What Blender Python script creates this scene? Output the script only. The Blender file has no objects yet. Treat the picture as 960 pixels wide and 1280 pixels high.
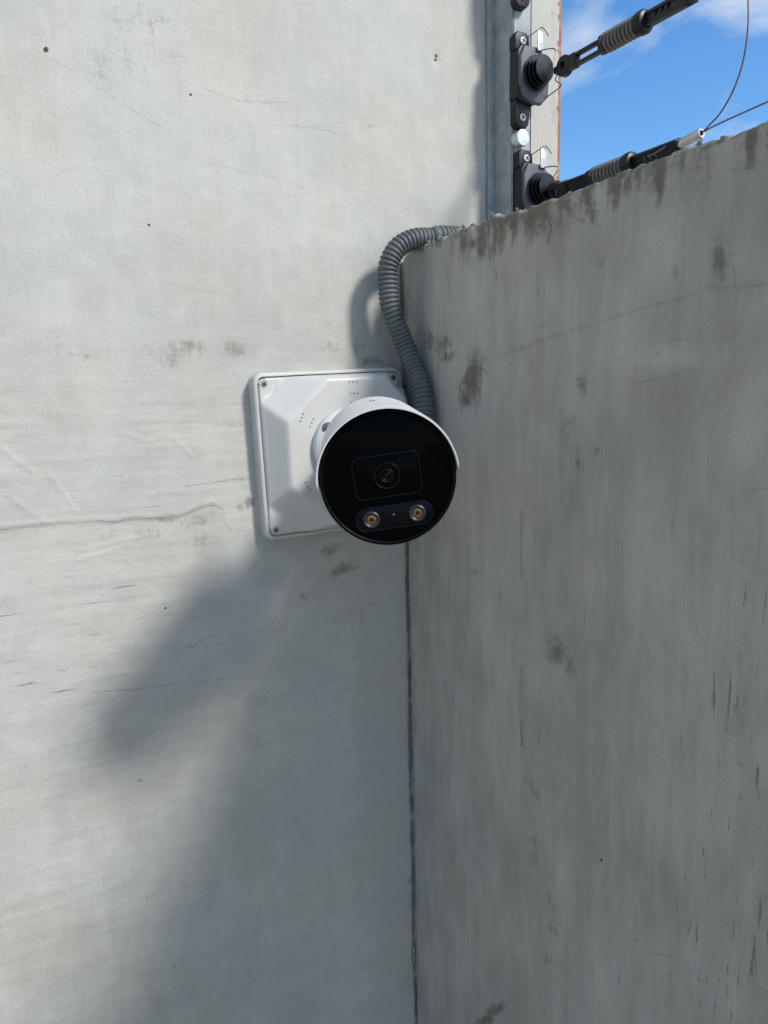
import bpy, bmesh, math, random
import numpy as np
from mathutils import Vector, Matrix
random.seed(4)
scene = bpy.context.scene
COL = scene.collection
R = math.radians

# ------------------------------------------------------------------ camera
# world: the tall wall is the plane y=0, the low wall the plane x=0, z up; their corner at the low wall's top is (0,0,0)
F = 924.0
CAMR = np.array([[0.877, 0.0943, -0.4711], [-0.4799, 0.1231, -0.8687], [-0.024, 0.9879, 0.1532]])
def _n(v): return v/np.linalg.norm(v)
_X = _n(np.array([1720., 185., -F])); _c2 = np.array([-515., 130.7, -F]); _Y = _n(_c2); _Y = _n(_Y-_X*(_Y@_X)); _Z = np.cross(_X, _Y)
CAMR = np.array([_X, _Y, _Z])
CAMP = -(CAMR @ _n(np.array([20., 325., -F])))*0.662
cd = bpy.data.cameras.new("camera"); cam = bpy.data.objects.new("camera", cd); COL.objects.link(cam)
cd.sensor_fit = 'VERTICAL'; cd.sensor_height = 36.0; cd.sensor_width = 27.0; cd.lens = 36.0*F/1280.0
cd.clip_start = 0.01; cd.clip_end = 5000
mw = Matrix.Identity(4)
for i in range(3):
    for j in range(3): mw[i][j] = CAMR[i, j]
    mw[i][3] = CAMP[i]
cam.matrix_world = mw; scene.camera = cam

def ray(u, v): return CAMR @ np.array([u-480., 640.-v, -F])/F
def onY(u, v, y=0.0): r = ray(u, v); return CAMP+r*(y-CAMP[1])/r[1]      # measured point on a plane parallel to the tall wall
def onX(u, v, x=0.0): r = ray(u, v); return CAMP+r*(x-CAMP[0])/r[0]      # ... parallel to the low wall
def photo_uv(P):                                                          # where a wall point was measured in the photograph
    c = (P-CAMP) @ CAMR
    d = np.maximum(-c[:, 2], 1e-3); ok = -c[:, 2] > 0.05
    return np.where(ok, 480+F*c[:, 0]/d, -9999), np.where(ok, 640-F*c[:, 1]/d, -9999)

# ------------------------------------------------------------------ light, sky, exposure
SUN = Vector((0.340, -0.680, 0.650)).normalized()       # towards the sun
EL = math.asin(SUN.z); AZ = math.atan2(SUN.x, SUN.y)
sd = bpy.data.lights.new("sun", 'SUN'); so = bpy.data.objects.new("sun", sd); COL.objects.link(so)
sd.energy = 3.75; sd.angle = R(9.5); sd.color = (1.0, 0.985, 0.96)
so.rotation_euler = SUN.to_track_quat('Z', 'Y').to_euler(); so.location = (0.6, -1.4, 1.5)

world = bpy.data.worlds.new("World"); scene.world = world; world.use_nodes = True
wn = world.node_tree; wn.nodes.clear()
def wnode(t, **k):
    n = wn.nodes.new(t)
    for a, b in k.items(): setattr(n, a, b)
    return n
wo = wnode('ShaderNodeOutputWorld'); bg = wnode('ShaderNodeBackground'); bg.inputs['Strength'].default_value = 0.15
sky = wnode('ShaderNodeTexSky'); sky.sky_type = 'NISHITA'; sky.sun_disc = False
sky.sun_elevation = EL; sky.sun_rotation = AZ; sky.air_density = 1.0; sky.dust_density = 0.8; sky.ozone_density = 3.5
tc = wnode('ShaderNodeTexCoord')
mp = wnode('ShaderNodeMapping'); mp.inputs['Scale'].default_value = (1.0, 1.0, 1.8); mp.inputs['Location'].default_value = (0.6, 0.1, 1.4)
nz = wnode('ShaderNodeTexNoise'); nz.inputs['Scale'].default_value = 3.4; nz.inputs['Detail'].default_value = 7; nz.inputs['Roughness'].default_value = 0.52; nz.inputs['Distortion'].default_value = 0.35
rp = wnode('ShaderNodeValToRGB'); rp.color_ramp.elements[0].position = 0.50; rp.color_ramp.elements[1].position = 0.70
rp.color_ramp.elements[0].color = (0, 0, 0, 1); rp.color_ramp.elements[1].color = (1, 1, 1, 1)
mx = wnode('ShaderNodeMix', data_type='RGBA'); mx.inputs[7].default_value = (6.3, 6.5, 6.5, 1)
hs = wnode('ShaderNodeHueSaturation'); hs.inputs['Saturation'].default_value = 1.24; hs.inputs['Value'].default_value = 1.42
wn.links.new(tc.outputs['Generated'], mp.inputs[0]); wn.links.new(mp.outputs[0], nz.inputs['Vector'])
wn.links.new(nz.outputs[0], rp.inputs[0]); wn.links.new(rp.outputs[0], mx.inputs[0])
wn.links.new(sky.outputs[0], hs.inputs['Color']); wn.links.new(hs.outputs[0], mx.inputs[6]); wn.links.new(mx.outputs[2], bg.inputs['Color']); wn.links.new(bg.outputs[0], wo.inputs[0])

scene.view_settings.view_transform = 'Standard'; scene.view_settings.look = 'None'
scene.view_settings.exposure = 0.0; scene.view_settings.gamma = 1.0

# ------------------------------------------------------------------ node helper
class NT:
    def __init__(s, name):
        s.m = bpy.data.materials.new(name); s.m.use_nodes = True; s.t = s.m.node_tree; s.t.nodes.clear()
        s.out = s.t.nodes.new('ShaderNodeOutputMaterial'); s.b = s.t.nodes.new('ShaderNodeBsdfPrincipled'); s.l(s.b.outputs[0], s.out.inputs[0])
    def l(s, a, b): s.t.links.new(a, b)
    def put(s, sock, v):
        if hasattr(v, 'is_linked'): s.l(v, sock)
        elif isinstance(v, (tuple, list)): sock.default_value = tuple(v)+((1,) if len(sock.default_value) == 4 and len(v) == 3 else ())
        else: sock.default_value = v
    def coord(s): return s.t.nodes.new('ShaderNodeTexCoord').outputs['Object']
    def map(s, v, scale=(1, 1, 1), loc=(0, 0, 0), rot=(0, 0, 0)):
        n = s.t.nodes.new('ShaderNodeMapping'); s.l(v, n.inputs[0]); n.inputs['Scale'].default_value = scale; n.inputs['Location'].default_value = loc; n.inputs['Rotation'].default_value = rot; return n.outputs[0]
    def noise(s, v, sc, det=4, rough=0.55, dist=0.0):
        n = s.t.nodes.new('ShaderNodeTexNoise'); s.l(v, n.inputs['Vector']); n.inputs['Scale'].default_value = sc; n.inputs['Detail'].default_value = det; n.inputs['Roughness'].default_value = rough; n.inputs['Distortion'].default_value = dist; return n.outputs[0]
    def math(s, op, a, b=0.0, c=0.0, clamp=False):
        n = s.t.nodes.new('ShaderNodeMath'); n.operation = op; n.use_clamp = clamp; s.put(n.inputs[0], a); s.put(n.inputs[1], b); s.put(n.inputs[2], c); return n.outputs[0]
    def rng(s, v, a, b, lo=0.0, hi=1.0):
        n = s.t.nodes.new('ShaderNodeMapRange'); n.interpolation_type = 'SMOOTHSTEP'; s.put(n.inputs[0], v)
        for i, q in enumerate((a, b, lo, hi)): n.inputs[i+1].default_value = q
        return n.outputs[0]
    def mix(s, f, a, b, mode='MIX'):
        n = s.t.nodes.new('ShaderNodeMix'); n.data_type = 'RGBA'; n.blend_type = mode; s.put(n.inputs[0], f); s.put(n.inputs[6], a); s.put(n.inputs[7], b); return n.outputs[2]
    def attr(s, name):
        n = s.t.nodes.new('ShaderNodeAttribute'); n.attribute_name = name; return n
    def sep(s, v):
        n = s.t.nodes.new('ShaderNodeSeparateXYZ'); s.l(v, n.inputs[0]); return n.outputs
    def bump(s, h, dist, strength=1.0, prev=None):
        n = s.t.nodes.new('ShaderNodeBump'); s.l(h, n.inputs['Height']); n.inputs['Distance'].default_value = dist; n.inputs['Strength'].default_value = strength
        if prev is not None: s.l(prev, n.inputs['Normal'])
        return n.outputs[0]
    def set(s, **k):
        for a, v in k.items(): s.put(s.b.inputs[a.replace('_', ' ')], v)
        return s.m

def simple(name, col, rough=0.5, metal=0.0, spec=0.5, var=0.12, vscale=60, bump=0.0, bscale=900, dust=0.0, dustcol=(.35, .34, .31)):
    """plain material with a little colour variation, uneven gloss, optional dust and grain"""
    t = NT(name); c = t.coord()
    n = t.noise(c, vscale, 5, 0.6)
    dark = tuple(x*(1-var*1.6) for x in col); light = tuple(min(1, x*(1+var)) for x in col)
    k = t.mix(t.rng(n, .3, .7), dark, light)
    if dust > 0:
        n2 = t.noise(c, vscale*3.1, 6, 0.7)
        k = t.mix(t.math('MULTIPLY', t.rng(n2, .45, .75), dust), k, dustcol)
    t.set(Base_Color=k, Roughness=t.rng(n, .2, .8, max(0, rough-.07), min(1, rough+.09)), Metallic=metal)
    t.b.inputs['Specular IOR Level'].default_value = spec
    if bump > 0: t.set(Normal=t.bump(t.noise(c, bscale, 3, .6), bump))
    return t.m

# ------------------------------------------------------------------ object helpers
def props(o, label=None, cat=None, group=None, kind=None):
    if label: o['label'] = label
    if cat: o['category'] = cat
    if group: o['group'] = group
    if kind: o['kind'] = kind
    return o
def empty(name, mat=None, label=None, cat=None, group=None):
    o = bpy.data.objects.new(name, None); COL.objects.link(o); o.empty_display_size = 0.02
    if mat is not None: o.matrix_world = mat
    return props(o, label, cat, group)
class MB:
    """collects shapes for one mesh; T is the transform put on what is added next"""
    def __init__(s): s.v = []; s.f = []; s.T = Matrix.Identity(4)
    def add(s, vs, fs):
        b = len(s.v); s.v += [tuple(s.T @ Vector(p)) for p in vs]; s.f += [tuple(b+i for i in f) for f in fs]; return s
    def box(s, c, d, bev=0.0, seg=2):
        bm = bmesh.new(); bmesh.ops.create_cube(bm, size=1.0)
        for v in bm.verts: v.co = Vector((v.co.x*d[0], v.co.y*d[1], v.co.z*d[2]))
        if bev > 0: bmesh.ops.bevel(bm, geom=bm.edges[:], offset=bev, segments=seg, profile=0.6, affect='EDGES')
        bm.verts.index_update()
        s.add([v.co+Vector(c) for v in bm.verts], [[v.index for v in f.verts] for f in bm.faces]); bm.free(); return s
    def lathe(s, prof, n=32, axis='Z', a0=0, sx=1, sy=1):
        """prof: (radius, height) pairs; radius 0 closes with a point"""
        vs = []; fs = []; idx = []
        for r, h in prof:
            if r < 1e-9: idx.append([len(vs)]); vs.append((0, 0, h))
            else:
                idx.append(list(range(len(vs), len(vs)+n)))
                vs += [(r*sx*math.cos(a0+2*math.pi*i/n), r*sy*math.sin(a0+2*math.pi*i/n), h) for i in range(n)]
        for a, b in zip(idx, idx[1:]):
            for i in range(n):
                j = (i+1) % n
                q = [a[i % len(a)], a[j % len(a)], b[j % len(b)], b[i % len(b)]]
                w = []
                for x in q:
                    if x not in w: w.append(x)
                if len(w) > 2: fs.append(w)
        if axis == 'Y': vs = [(x, -z, y) for x, y, z in vs]     # height runs along -Y
        if axis == 'X': vs = [(z, x, y) for x, y, z in vs]
        return s.add(vs, fs)
    def tube(s, pts, r, n=10, closed=False):
        pts = [Vector(p) for p in pts]; m = len(pts); vs = []; fs = []
        rr = r if callable(r) else (lambda i: r)
        t0 = (pts[1]-pts[0]).normalized(); up = Vector((0, 0, 1)) if abs(t0.z) < .9 else Vector((1, 0, 0))
        nv = (up-t0*up.dot(t0)).normalized()
        for i, p in enumerate(pts):
            t = ((pts[(i+1) % m] if closed or i < m-1 else pts[i])-(pts[i-1] if closed or i > 0 else pts[i])).normalized()
            nv = (nv-t*nv.dot(t)).normalized(); b = t.cross(nv)
            for k in range(n):
                a = 2*math.pi*k/n; vs.append(p+(nv*math.cos(a)+b*math.sin(a))*rr(i))
        for i in range(m if closed else m-1):
            j = (i+1) % m
            for k in range(n): fs.append((i*n+k, i*n+(k+1) % n, j*n+(k+1) % n, j*n+k))
        if not closed: fs += [tuple(range(n))[::-1], tuple((m-1)*n+k for k in range(n))]
        return s.add(vs, fs)
    def prism(s, poly, h0, h1, bev=0.0):
        """polygon in XZ, extruded along Y from h0 to h1"""
        bm = bmesh.new(); f = bm.faces.new([bm.verts.new((x, h0, z)) for x, z in poly])
        r = bmesh.ops.extrude_face_region(bm, geom=[f])
        for v in [e for e in r['geom'] if isinstance(e, bmesh.types.BMVert)]: v.co.y = h1
        if bev > 0:
            es = [e for e in bm.edges if abs(e.verts[0].co.y-h1) < 1e-7 and abs(e.verts[1].co.y-h1) < 1e-7]
            bmesh.ops.bevel(bm, geom=es, offset=bev, segments=3, profile=0.5, affect='EDGES')
        bm.verts.index_update()
        s.add([v.co.copy() for v in bm.verts], [[v.index for v in f.verts] for f in bm.faces]); bm.free(); return s
    def build(s, name, mat, parent=None, label=None, cat=None, group=None, kind=None, smooth=32):
        me = bpy.data.meshes.new(name); me.from_pydata(s.v, [], s.f); me.validate()
        bm = bmesh.new(); bm.from_mesh(me); bmesh.ops.recalc_face_normals(bm, faces=bm.faces[:]); bm.to_mesh(me); bm.free()
        if smooth:
            me.polygons.foreach_set('use_smooth', [True]*len(me.polygons)); me.set_sharp_from_angle(angle=R(smooth))
        o = bpy.data.objects.new(name, me); COL.objects.link(o); me.materials.append(mat)
        if parent is not None: o.parent = parent
        return props(o, label, cat, group, kind)
def copy_tree(o, parent=None):
    c = o.copy(); COL.objects.link(c); c.parent = parent
    for ch in [x for x in COL.objects if x.parent == o]: copy_tree(ch, c)
    return c
def spline(pts, n):
    """Catmull-Rom through the points, n samples evenly by arc length"""
    P = [Vector(p) for p in pts]; P = [P[0]*2-P[1]]+P+[P[-1]*2-P[-2]]; out = []
    for i in range(1, len(P)-2):
        for k in range(60):
            t = k/60; a, b, c, d = P[i-1:i+3]
            out.append(.5*((2*b)+(c-a)*t+(2*a-5*b+4*c-d)*t*t+(3*b-3*c+d-a)*t**3))
    out.append(P[-2]); L = [0]
    for a, b in zip(out, out[1:]): L.append(L[-1]+(b-a).length)
    res = []; j = 0
    for k in range(n):
        s = L[-1]*k/(n-1)
        while j < len(L)-2 and L[j+1] < s: j += 1
        q = (s-L[j])/max(1e-9, L[j+1]-L[j]); res.append(out[j].lerp(out[j+1], min(1, max(0, q))))
    return res, L[-1]

# ------------------------------------------------------------------ numpy noise for the plaster
def vnoise(x, y, seed):
    rs = np.random.RandomState(seed); tab = rs.rand(256, 256)
    xi = np.floor(x).astype(int); yi = np.floor(y).astype(int); fx = x-xi; fy = y-yi
    fx = fx*fx*(3-2*fx); fy = fy*fy*(3-2*fy); g = lambda a, b: tab[a % 256, b % 256]
    return (g(xi, yi)*(1-fx)+g(xi+1, yi)*fx)*(1-fy)+(g(xi, yi+1)*(1-fx)+g(xi+1, yi+1)*fx)*fy
def fbm(x, y, sc, o=4, seed=0, rough=.5):
    s = 0; a = 1; t = 0
    for k in range(o): s = s+a*vnoise(x*sc*2**k+17.3*k, y*sc*2**k+9.1*k, seed+k); t += a; a *= rough
    return s/t-0.5
def ss(x, a, b): t = np.clip((x-a)/(b-a), 0, 1); return t*t*(3-2*t)
def blob(u, v, cu, cv, ru, rv, rot=0.0):
    c, s = math.cos(R(rot)), math.sin(R(rot)); du, dv = u-cu, v-cv
    return np.exp(-(((du*c+dv*s)/ru)**2+((-du*s+dv*c)/rv)**2))
def pdist(u, v, pts):
    """distance to a polyline, in photo pixels"""
    best = np.full(u.shape, 1e9)
    for (x0, y0), (x1, y1) in zip(pts, pts[1:]):
        dx, dy = x1-x0, y1-y0; t = np.clip(((u-x0)*dx+(v-y0)*dy)/(dx*dx+dy*dy), 0, 1)
        best = np.minimum(best, np.hypot(u-x0-t*dx, v-y0-t*dy))
    return best
def signed(u, v, pts, vertical=False):
    p = np.array(pts, float)
    if vertical: o = np.argsort(p[:, 1]); return u-np.interp(v, p[o, 1], p[o, 0])
    o = np.argsort(p[:, 0]); return v-np.interp(u, p[o, 0], p[o, 1])

def grid_object(name, P, shape, mat, attrs, **kw):
    nr, nc = shape; me = bpy.data.meshes.new(name)
    idx = np.arange(nr*nc).reshape(nr, nc)
    q = np.stack([idx[:-1, :-1], idx[:-1, 1:], idx[1:, 1:], idx[1:, :-1]], -1).reshape(-1, 4)
    keep = kw.pop('keep', None)
    if keep is not None: q = q[keep[q].all(1)]
    if kw.pop('flip', False): q = q[:, ::-1]
    me.vertices.add(nr*nc); me.vertices.foreach_set('co', P.astype(np.float32).ravel())
    me.loops.add(q.size); me.loops.foreach_set('vertex_index', q.ravel().astype(np.int32))
    me.polygons.add(len(q)); me.polygons.foreach_set('loop_start', np.arange(0, q.size, 4, dtype=np.int32)); me.polygons.foreach_set('loop_total', np.full(len(q), 4, np.int32))
    me.polygons.foreach_set('use_smooth', np.ones(len(q), bool)); me.update(calc_edges=True); me.validate()
    for k, a in attrs.items():
        at = me.attributes.new(k, 'FLOAT_VECTOR', 'POINT'); at.data.foreach_set('vector', a.astype(np.float32).ravel())
    o = bpy.data.objects.new(name, me); COL.objects.link(o); me.materials.append(mat); return props(o, **kw)

# ------------------------------------------------------------------ plaster material shared by both walls
def plaster(name, axis, light, dark, nc, pits=(), strokes=1.0, stretch=1.0, dirt=(.135, .118, .080)):
    """axis: index of the horizontal coordinate that runs along the wall (0 or 1).
    attributes: stain (brown dirt, grey soot with painted shade, near a crack), tone (lighter, vertical brush grain, dark stroke density), crackN (signed distance to 3 cracks)"""
    t = NT(name); c = t.coord(); x, y, z = t.sep(c)
    h = (x, y)[axis]
    cmb = t.t.nodes.new('ShaderNodeCombineXYZ'); t.l(h, cmb.inputs[0]); t.l(z, cmb.inputs[1]); p = cmb.outputs[0]
    st = t.sep(t.attr('stain').outputs['Vector']); tn = t.sep(t.attr('tone').outputs['Vector'])
    big = t.noise(p, 9, 3, .6, .5); mid = t.noise(t.map(p, (1, stretch, 1)), 42, 5, .66, .35); fine = t.noise(p, 650, 3, .7)
    vs = t.noise(t.map(p, (110, 11, 1)), 1.0, 3, .65, .35); hs = t.noise(t.map(p, (17, 95, 1), rot=(0, 0, .05)), 1.0, 3, .65, .7)
    vs2 = t.noise(t.map(p, (430, 36, 1)), 1.0, 3, .65, .5); hs2 = t.noise(t.map(p, (60, 380, 1), rot=(0, 0, .05)), 1.0, 3, .7, .9)
    def fl(f, a, b): return t.math('ADD', t.math('MULTIPLY', t.math('SUBTRACT', 1.0, f), a), t.math('MULTIPLY', f, b))
    s1 = fl(tn[1], hs, vs); s2 = fl(tn[1], hs2, vs2)
    k = t.math('ADD', t.math('MULTIPLY', big, .38), t.math('ADD', t.math('MULTIPLY', mid, .40), t.math('MULTIPLY', s1, .22)))
    k = t.math('ADD', k, t.math('MULTIPLY', tn[0], .35))
    col = t.mix(t.rng(k, .33, .68), dark, light)
    # cool / warm drift of the whitewash
    wd = t.noise(t.map(p, (1, 1, 1), (3.1, 7.7, 0)), 11, 3, .5)
    col = t.mix(t.rng(wd, .35, .68), t.mix(1.0, col, (.985, 1.0, 1.01), 'MULTIPLY'), t.mix(1.0, col, (1.02, 1.0, .965), 'MULTIPLY'))
    grain = t.rng(s2, .30, .48, .94, 1.0); col = t.mix(1.0, col, grain, 'MULTIPLY')
    speck = t.rng(fine, .32, .50, .86, 1.0); col = t.mix(1.0, col, speck, 'MULTIPLY')
    # short dark strokes dragged by the trowel
    dk = t.noise(t.map(p, (320, 30, 1), (5, 2, 0)), 1.0, 3, .6, .3); dh = t.noise(t.map(p, (22, 330, 1), (1, 8, 0), (0, 0, .12)), 1.0, 3, .6, .3)
    dd = fl(tn[1], dh, dk); thr = t.math('SUBTRACT', .765, t.math('MULTIPLY', tn[2], .17))
    stroke = t.math('MULTIPLY', t.math('SUBTRACT', dd, thr), 14.0, clamp=True)
    col = t.mix(t.math('MULTIPLY', stroke, .62*strokes), col, (.10, .105, .10))
    # stains and painted shade: the mask is broken up by noise so that its rim is ragged
    m2 = t.noise(p, 75, 6, .72, .9); streak = t.noise(t.map(p, (260, 34, 1)), 1.0, 4, .7, .5)
    rag = t.math('ADD', t.math('MULTIPLY', m2, .66), t.math('MULTIPLY', streak, .34))
    s0 = t.math('MULTIPLY', t.rng(t.math('ADD', st[0], t.math('MULTIPLY', t.math('SUBTRACT', rag, .5), 2.6)), .25, .95), t.rng(st[0], .02, .25))
    col = t.mix(t.math('MULTIPLY', s0, .80), col, dirt)
    sg = t.math('MULTIPLY', t.rng(t.math('ADD', st[1], t.math('MULTIPLY', t.math('SUBTRACT', rag, .5), 2.6)), .28, 1.1), t.rng(st[1], .02, .25))
    col = t.mix(t.math('MULTIPLY', sg, .75), col, (.085, .092, .090))
    # hairline cracks
    wob = t.math('MULTIPLY', t.math('SUBTRACT', t.noise(p, 260, 4, .6), .5), 6.0)
    crk = None
    for i in range(nc):
        for q in t.sep(t.attr('crack%d' % i).outputs['Vector']):
            d = t.math('ABSOLUTE', t.math('ADD', q, wob)); v = t.math('SUBTRACT', 1.0, t.math('DIVIDE', d, 1.1), clamp=True)
            crk = v if crk is None else t.math('MAXIMUM', crk, v)
    crk = t.math('MULTIPLY', crk, st[2]); crk = t.math('MULTIPLY', crk, t.rng(t.noise(p, 120, 3, .6), .34, .54, .15, 1.0))
    col = t.mix(t.math('MULTIPLY', crk, .72), col, (.09, .085, .07))
    for (px, pz, pr) in pits:
        vm = t.t.nodes.new('ShaderNodeVectorMath'); vm.operation = 'DISTANCE'; t.l(p, vm.inputs[0]); vm.inputs[1].default_value = (px, pz, 0)
        d = t.rng(t.math('ADD', vm.outputs['Value'], t.math('MULTIPLY', t.math('SUBTRACT', m2, .5), pr*3.4)), pr*.5, pr*1.05, 1.0, 0.0)
        col = t.mix(t.math('MULTIPLY', d, .96), col, (.018, .016, .013)); crk = t.math('MAXIMUM', crk, d)
    hgt = t.math('ADD', t.math('MULTIPLY', fine, .30), t.math('ADD', t.math('MULTIPLY', s2, .14), t.math('MULTIPLY', mid, .38)))
    t.set(Base_Color=col, Roughness=t.rng(mid, .3, .7, .62, .82), Normal=t.bump(hgt, .0011, .8))
    t.b.inputs['Specular IOR Level'].default_value = .35
    return t.m

# ------------------------------------------------------------------ ground (below the ladder's height)
tg = NT('dry_ground'); cg = tg.coord()
tg.set(Base_Color=tg.mix(tg.rng(tg.noise(cg, 1.4, 7, .6), .35, .65), (.38, .345, .275), (.50, .455, .375)), Roughness=.95, Normal=tg.bump(tg.noise(cg, 14, 8, .65), .03))
g = MB(); N = 24; xs = [-2000, -400, -80, -20]+list(np.linspace(-8, 8, N))+[20, 80, 400, 2000]
g.add([(x, y, -2.6) for y in xs for x in xs], [(j*len(xs)+i, j*len(xs)+i+1, (j+1)*len(xs)+i+1, (j+1)*len(xs)+i) for j in range(len(xs)-1) for i in range(len(xs)-1)])
g.build('ground', tg.m, kind='structure')

# ------------------------------------------------------------------ tall whitewashed wall (plane y = 0)
def axis_coords(lo, a, b, hi, step, nout=10):
    fine = np.linspace(a, b, int(round((b-a)/step))+1)
    left = a-(a-lo)*(np.linspace(1, 0, nout, endpoint=False)**2.2); right = b+(hi-b)*(np.linspace(0, 1, nout+1)[1:]**2.2)
    return np.concatenate([left, fine, right if hi > b else []])
XE = 0.1765                                             # where the tall wall ends on the right
xa = np.concatenate([axis_coords(-3.0, -.38, XE-.0009, XE-.0009, .0017)])
za = axis_coords(-2.6, -.77, .27, 1.2, .0017)
Xg, Zg = np.meshgrid(xa, za); X = Xg.ravel(); Zc = Zg.ravel()
P = np.stack([X, np.zeros_like(X), Zc], 1); u, v = photo_uv(P)
ledge = [(-60, 668), (14, 661), (60, 655), (100, 653), (128, 651), (142, 653), (165, 649), (200, 648), (215, 645), (222, 647), (240, 639), (252, 634), (268, 631), (276, 636)]
cr = [ledge, [(236, 607), (262, 604), (285, 600), (321, 597)], [(40, 60), (110, 100), (150, 127), (200, 158)],
      [(262, 112), (278, 120), (300, 126), (330, 128), (356, 128)], [(362, 155), (385, 160), (405, 162), (430, 171), (455, 162), (482, 152)],
      [(240, 809), (250, 802), (263, 794)], [(270, 206), (300, 214), (335, 220), (372, 232), (400, 246)], [(150, 330), (205, 352), (240, 362), (290, 370)],
      [(118, 865), (170, 861), (230, 853), (284, 848)]]
near = np.zeros_like(u); cs = []
for i, c in enumerate(cr):
    d = pdist(u, v, c); near = np.maximum(near, (1-ss(d, 3, 6))*(.62, .8, .35, .5, .45, .9, .3, .3, .6)[i]); cs.append(np.clip(signed(u, v, c), -60, 60))
sl = signed(u, v, ledge); inl = ss(u, -80, 0)*(1-ss(u, 262, 285))
step = inl*(ss(sl, -1.5, 1.0))*(1-ss(sl, 10, 70))       # the coat below the ledge is set back a little
rim = inl*np.exp(-((sl+3.5)/3.0)**2)                    # and the coat above has a raised lip
disp = fbm(X, Zc, 9, 4, 1)*.0026 + fbm(X, Zc, 60, 3, 5)*.0006 - step*.0007 + rim*.0003
disp += (fbm(X*.5, Zc*8, 30, 3, 8))*.0006*ss(v, 380, 520)
for a in ((0, 560, 40, 590), (10, 620, 60, 655), (60, 590, 95, 640), (150, 540, 190, 552), (215, 545, 240, 570), (95, 690, 190, 668), (100, 700, 165, 680)):
    disp += .0006*np.exp(-(pdist(u, v, [(a[0], a[1]), (a[2], a[3])])/1.7)**2)
hb = blob(u, v, 545, 74, 5, 8); disp -= .0015*hb
inner = ss(X, -.6, -.40)*ss(Zc, -.95, -.8)*(1-ss(Zc, .3, .5))
stain = np.zeros_like(u); soot_shade = np.zeros_like(u)
for a in ((230, 435, 60, 12, -4, .55), (290, 436, 22, 16, 30, .6), (100, 442, 50, 12, 0, .45), (215, 448, 30, 20, 0, .5), (430, 432, 45, 12, 0, .4), (465, 452, 25, 7, 0, .75),
          (312, 628, 9, 9, 0, 1.0), (300, 634, 8, 6, 0, .8), (428, 711, 24, 9, -25, 1.0), (412, 688, 22, 9, -25, .75), (380, 746, 10, 6, -10, .6), (462, 726, 3, 22, 5, .5),
          (250, 652, 40, 10, -18, .55), (135, 654, 26, 4, 0, .6), (205, 650, 18, 4, 0, .7), (265, 672, 45, 16, -20, .42), (62, 646, 40, 5, 0, .35), (180, 668, 60, 9, 0, .35),
          (300, 120, 60, 8, 15, .25), (440, 208, 16, 10, 0, .35), (370, 245, 50, 5, 5, .3), (498, 300, 20, 12, 0, .5), (470, 470, 30, 60, 0, .28),
          (300, 600, 40, 8, 0, .3), (140, 770, 60, 7, 0, .3), (120, 735, 30, 4, 0, .35), (60, 840, 80, 8, 0, .25), (690, 20, 6, 60, 0, .4), (692, 120, 5, 90, 0, .35)):
    stain = np.maximum(stain, a[5]*blob(u, v, *a[:5]))
for a in ((160, 60, 110, 60, 0, .35), (170, 20, 80, 26, 0, .42), (120, 890, 30, 12, -8, .35), (300, 895, 30, 5, -8, .45), (175, 975, 6, 3, 0, .8), (95, 995, 8, 4, 0, .6), (172, 1140, 12, 6, -20, .5), (185, 1120, 14, 10, -10, .4),
          (345, 975, 60, 8, -8, .3), (452, 772, 4, 26, 0, .55), (440, 790, 3, 30, 0, .4), (190, 1240, 40, 20, 0, .4), (320, 1180, 60, 60, 0, .22),
          (610, 60, 8, 160, -1, .35)):  # the last is the channel post's contact shadow, painted in grey
    soot_shade = np.maximum(soot_shade, a[5]*blob(u, v, *a[:5]))
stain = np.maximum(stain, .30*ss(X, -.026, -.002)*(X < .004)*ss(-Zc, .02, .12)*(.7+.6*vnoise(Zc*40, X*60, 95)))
cl_ = np.exp(-((X-.0014-.0010*(vnoise(Zc*55, X*0, 96)-.5))/(.0010+.0016*vnoise(Zc*120, X*0, 97)))**2)*ss(-Zc, .004, .02)      # corner joint: grime, and the gap's darkness painted into the colour
soot_shade = np.maximum(soot_shade, 1.9*cl_*(.40+.85*vnoise(Zc*70, X*0, 98))); disp -= .0015*cl_
tone = -.85*ss(X, -.075, -.001)*(X < .003)*ss(-Zc, .0, .1)+.25*fbm(X, Zc, 4, 3, 40)+.10*ss(v, 440, 470)*(1-ss(v, 640, 680))-.10*blob(u, v, 330, 40, 200, 60)  # tone drops towards the corner: grime and deeper shadow painted in
vert = .75*(1-ss(v+20*fbm(X, Zc, 20, 3, 60), 380, 440))+.85*ss(v, 900, 1060)+.8*ss(u, 560, 600)
dens = .25+.5*blob(u, v, 160, 120, 160, 140)+.55*blob(u, v, 100, 800, 200, 160)+.3*blob(u, v, 240, 1150, 150, 110)-.3*blob(u, v, 150, 250, 150, 100)
P[:, 1] = -disp*inner
attrs = {'stain': np.stack([stain, soot_shade, near], 1), 'tone': np.stack([tone, np.clip(vert, 0, 1), dens], 1)}
for i in range(3): attrs['crack%d' % i] = np.stack(cs[i*3:i*3+3], 1)
pits = [(float(onY(a, b)[0]), float(onY(a, b)[2]), r) for a, b, r in ((57, 62, .0018), (546, 69, .0018), (186, 281, .0012), (238, 118, .001), (545, 74, .0016), (207, 760, .0013))]
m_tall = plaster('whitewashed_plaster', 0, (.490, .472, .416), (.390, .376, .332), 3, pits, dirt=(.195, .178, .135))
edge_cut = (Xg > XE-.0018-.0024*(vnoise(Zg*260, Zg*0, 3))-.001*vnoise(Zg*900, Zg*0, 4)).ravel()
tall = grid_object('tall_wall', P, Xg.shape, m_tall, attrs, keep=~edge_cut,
                   label='tall whitewashed plaster wall in sunlight with cracks and pale stains', cat='wall')
tb = NT('bare_brick'); cb = tb.coord()
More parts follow.
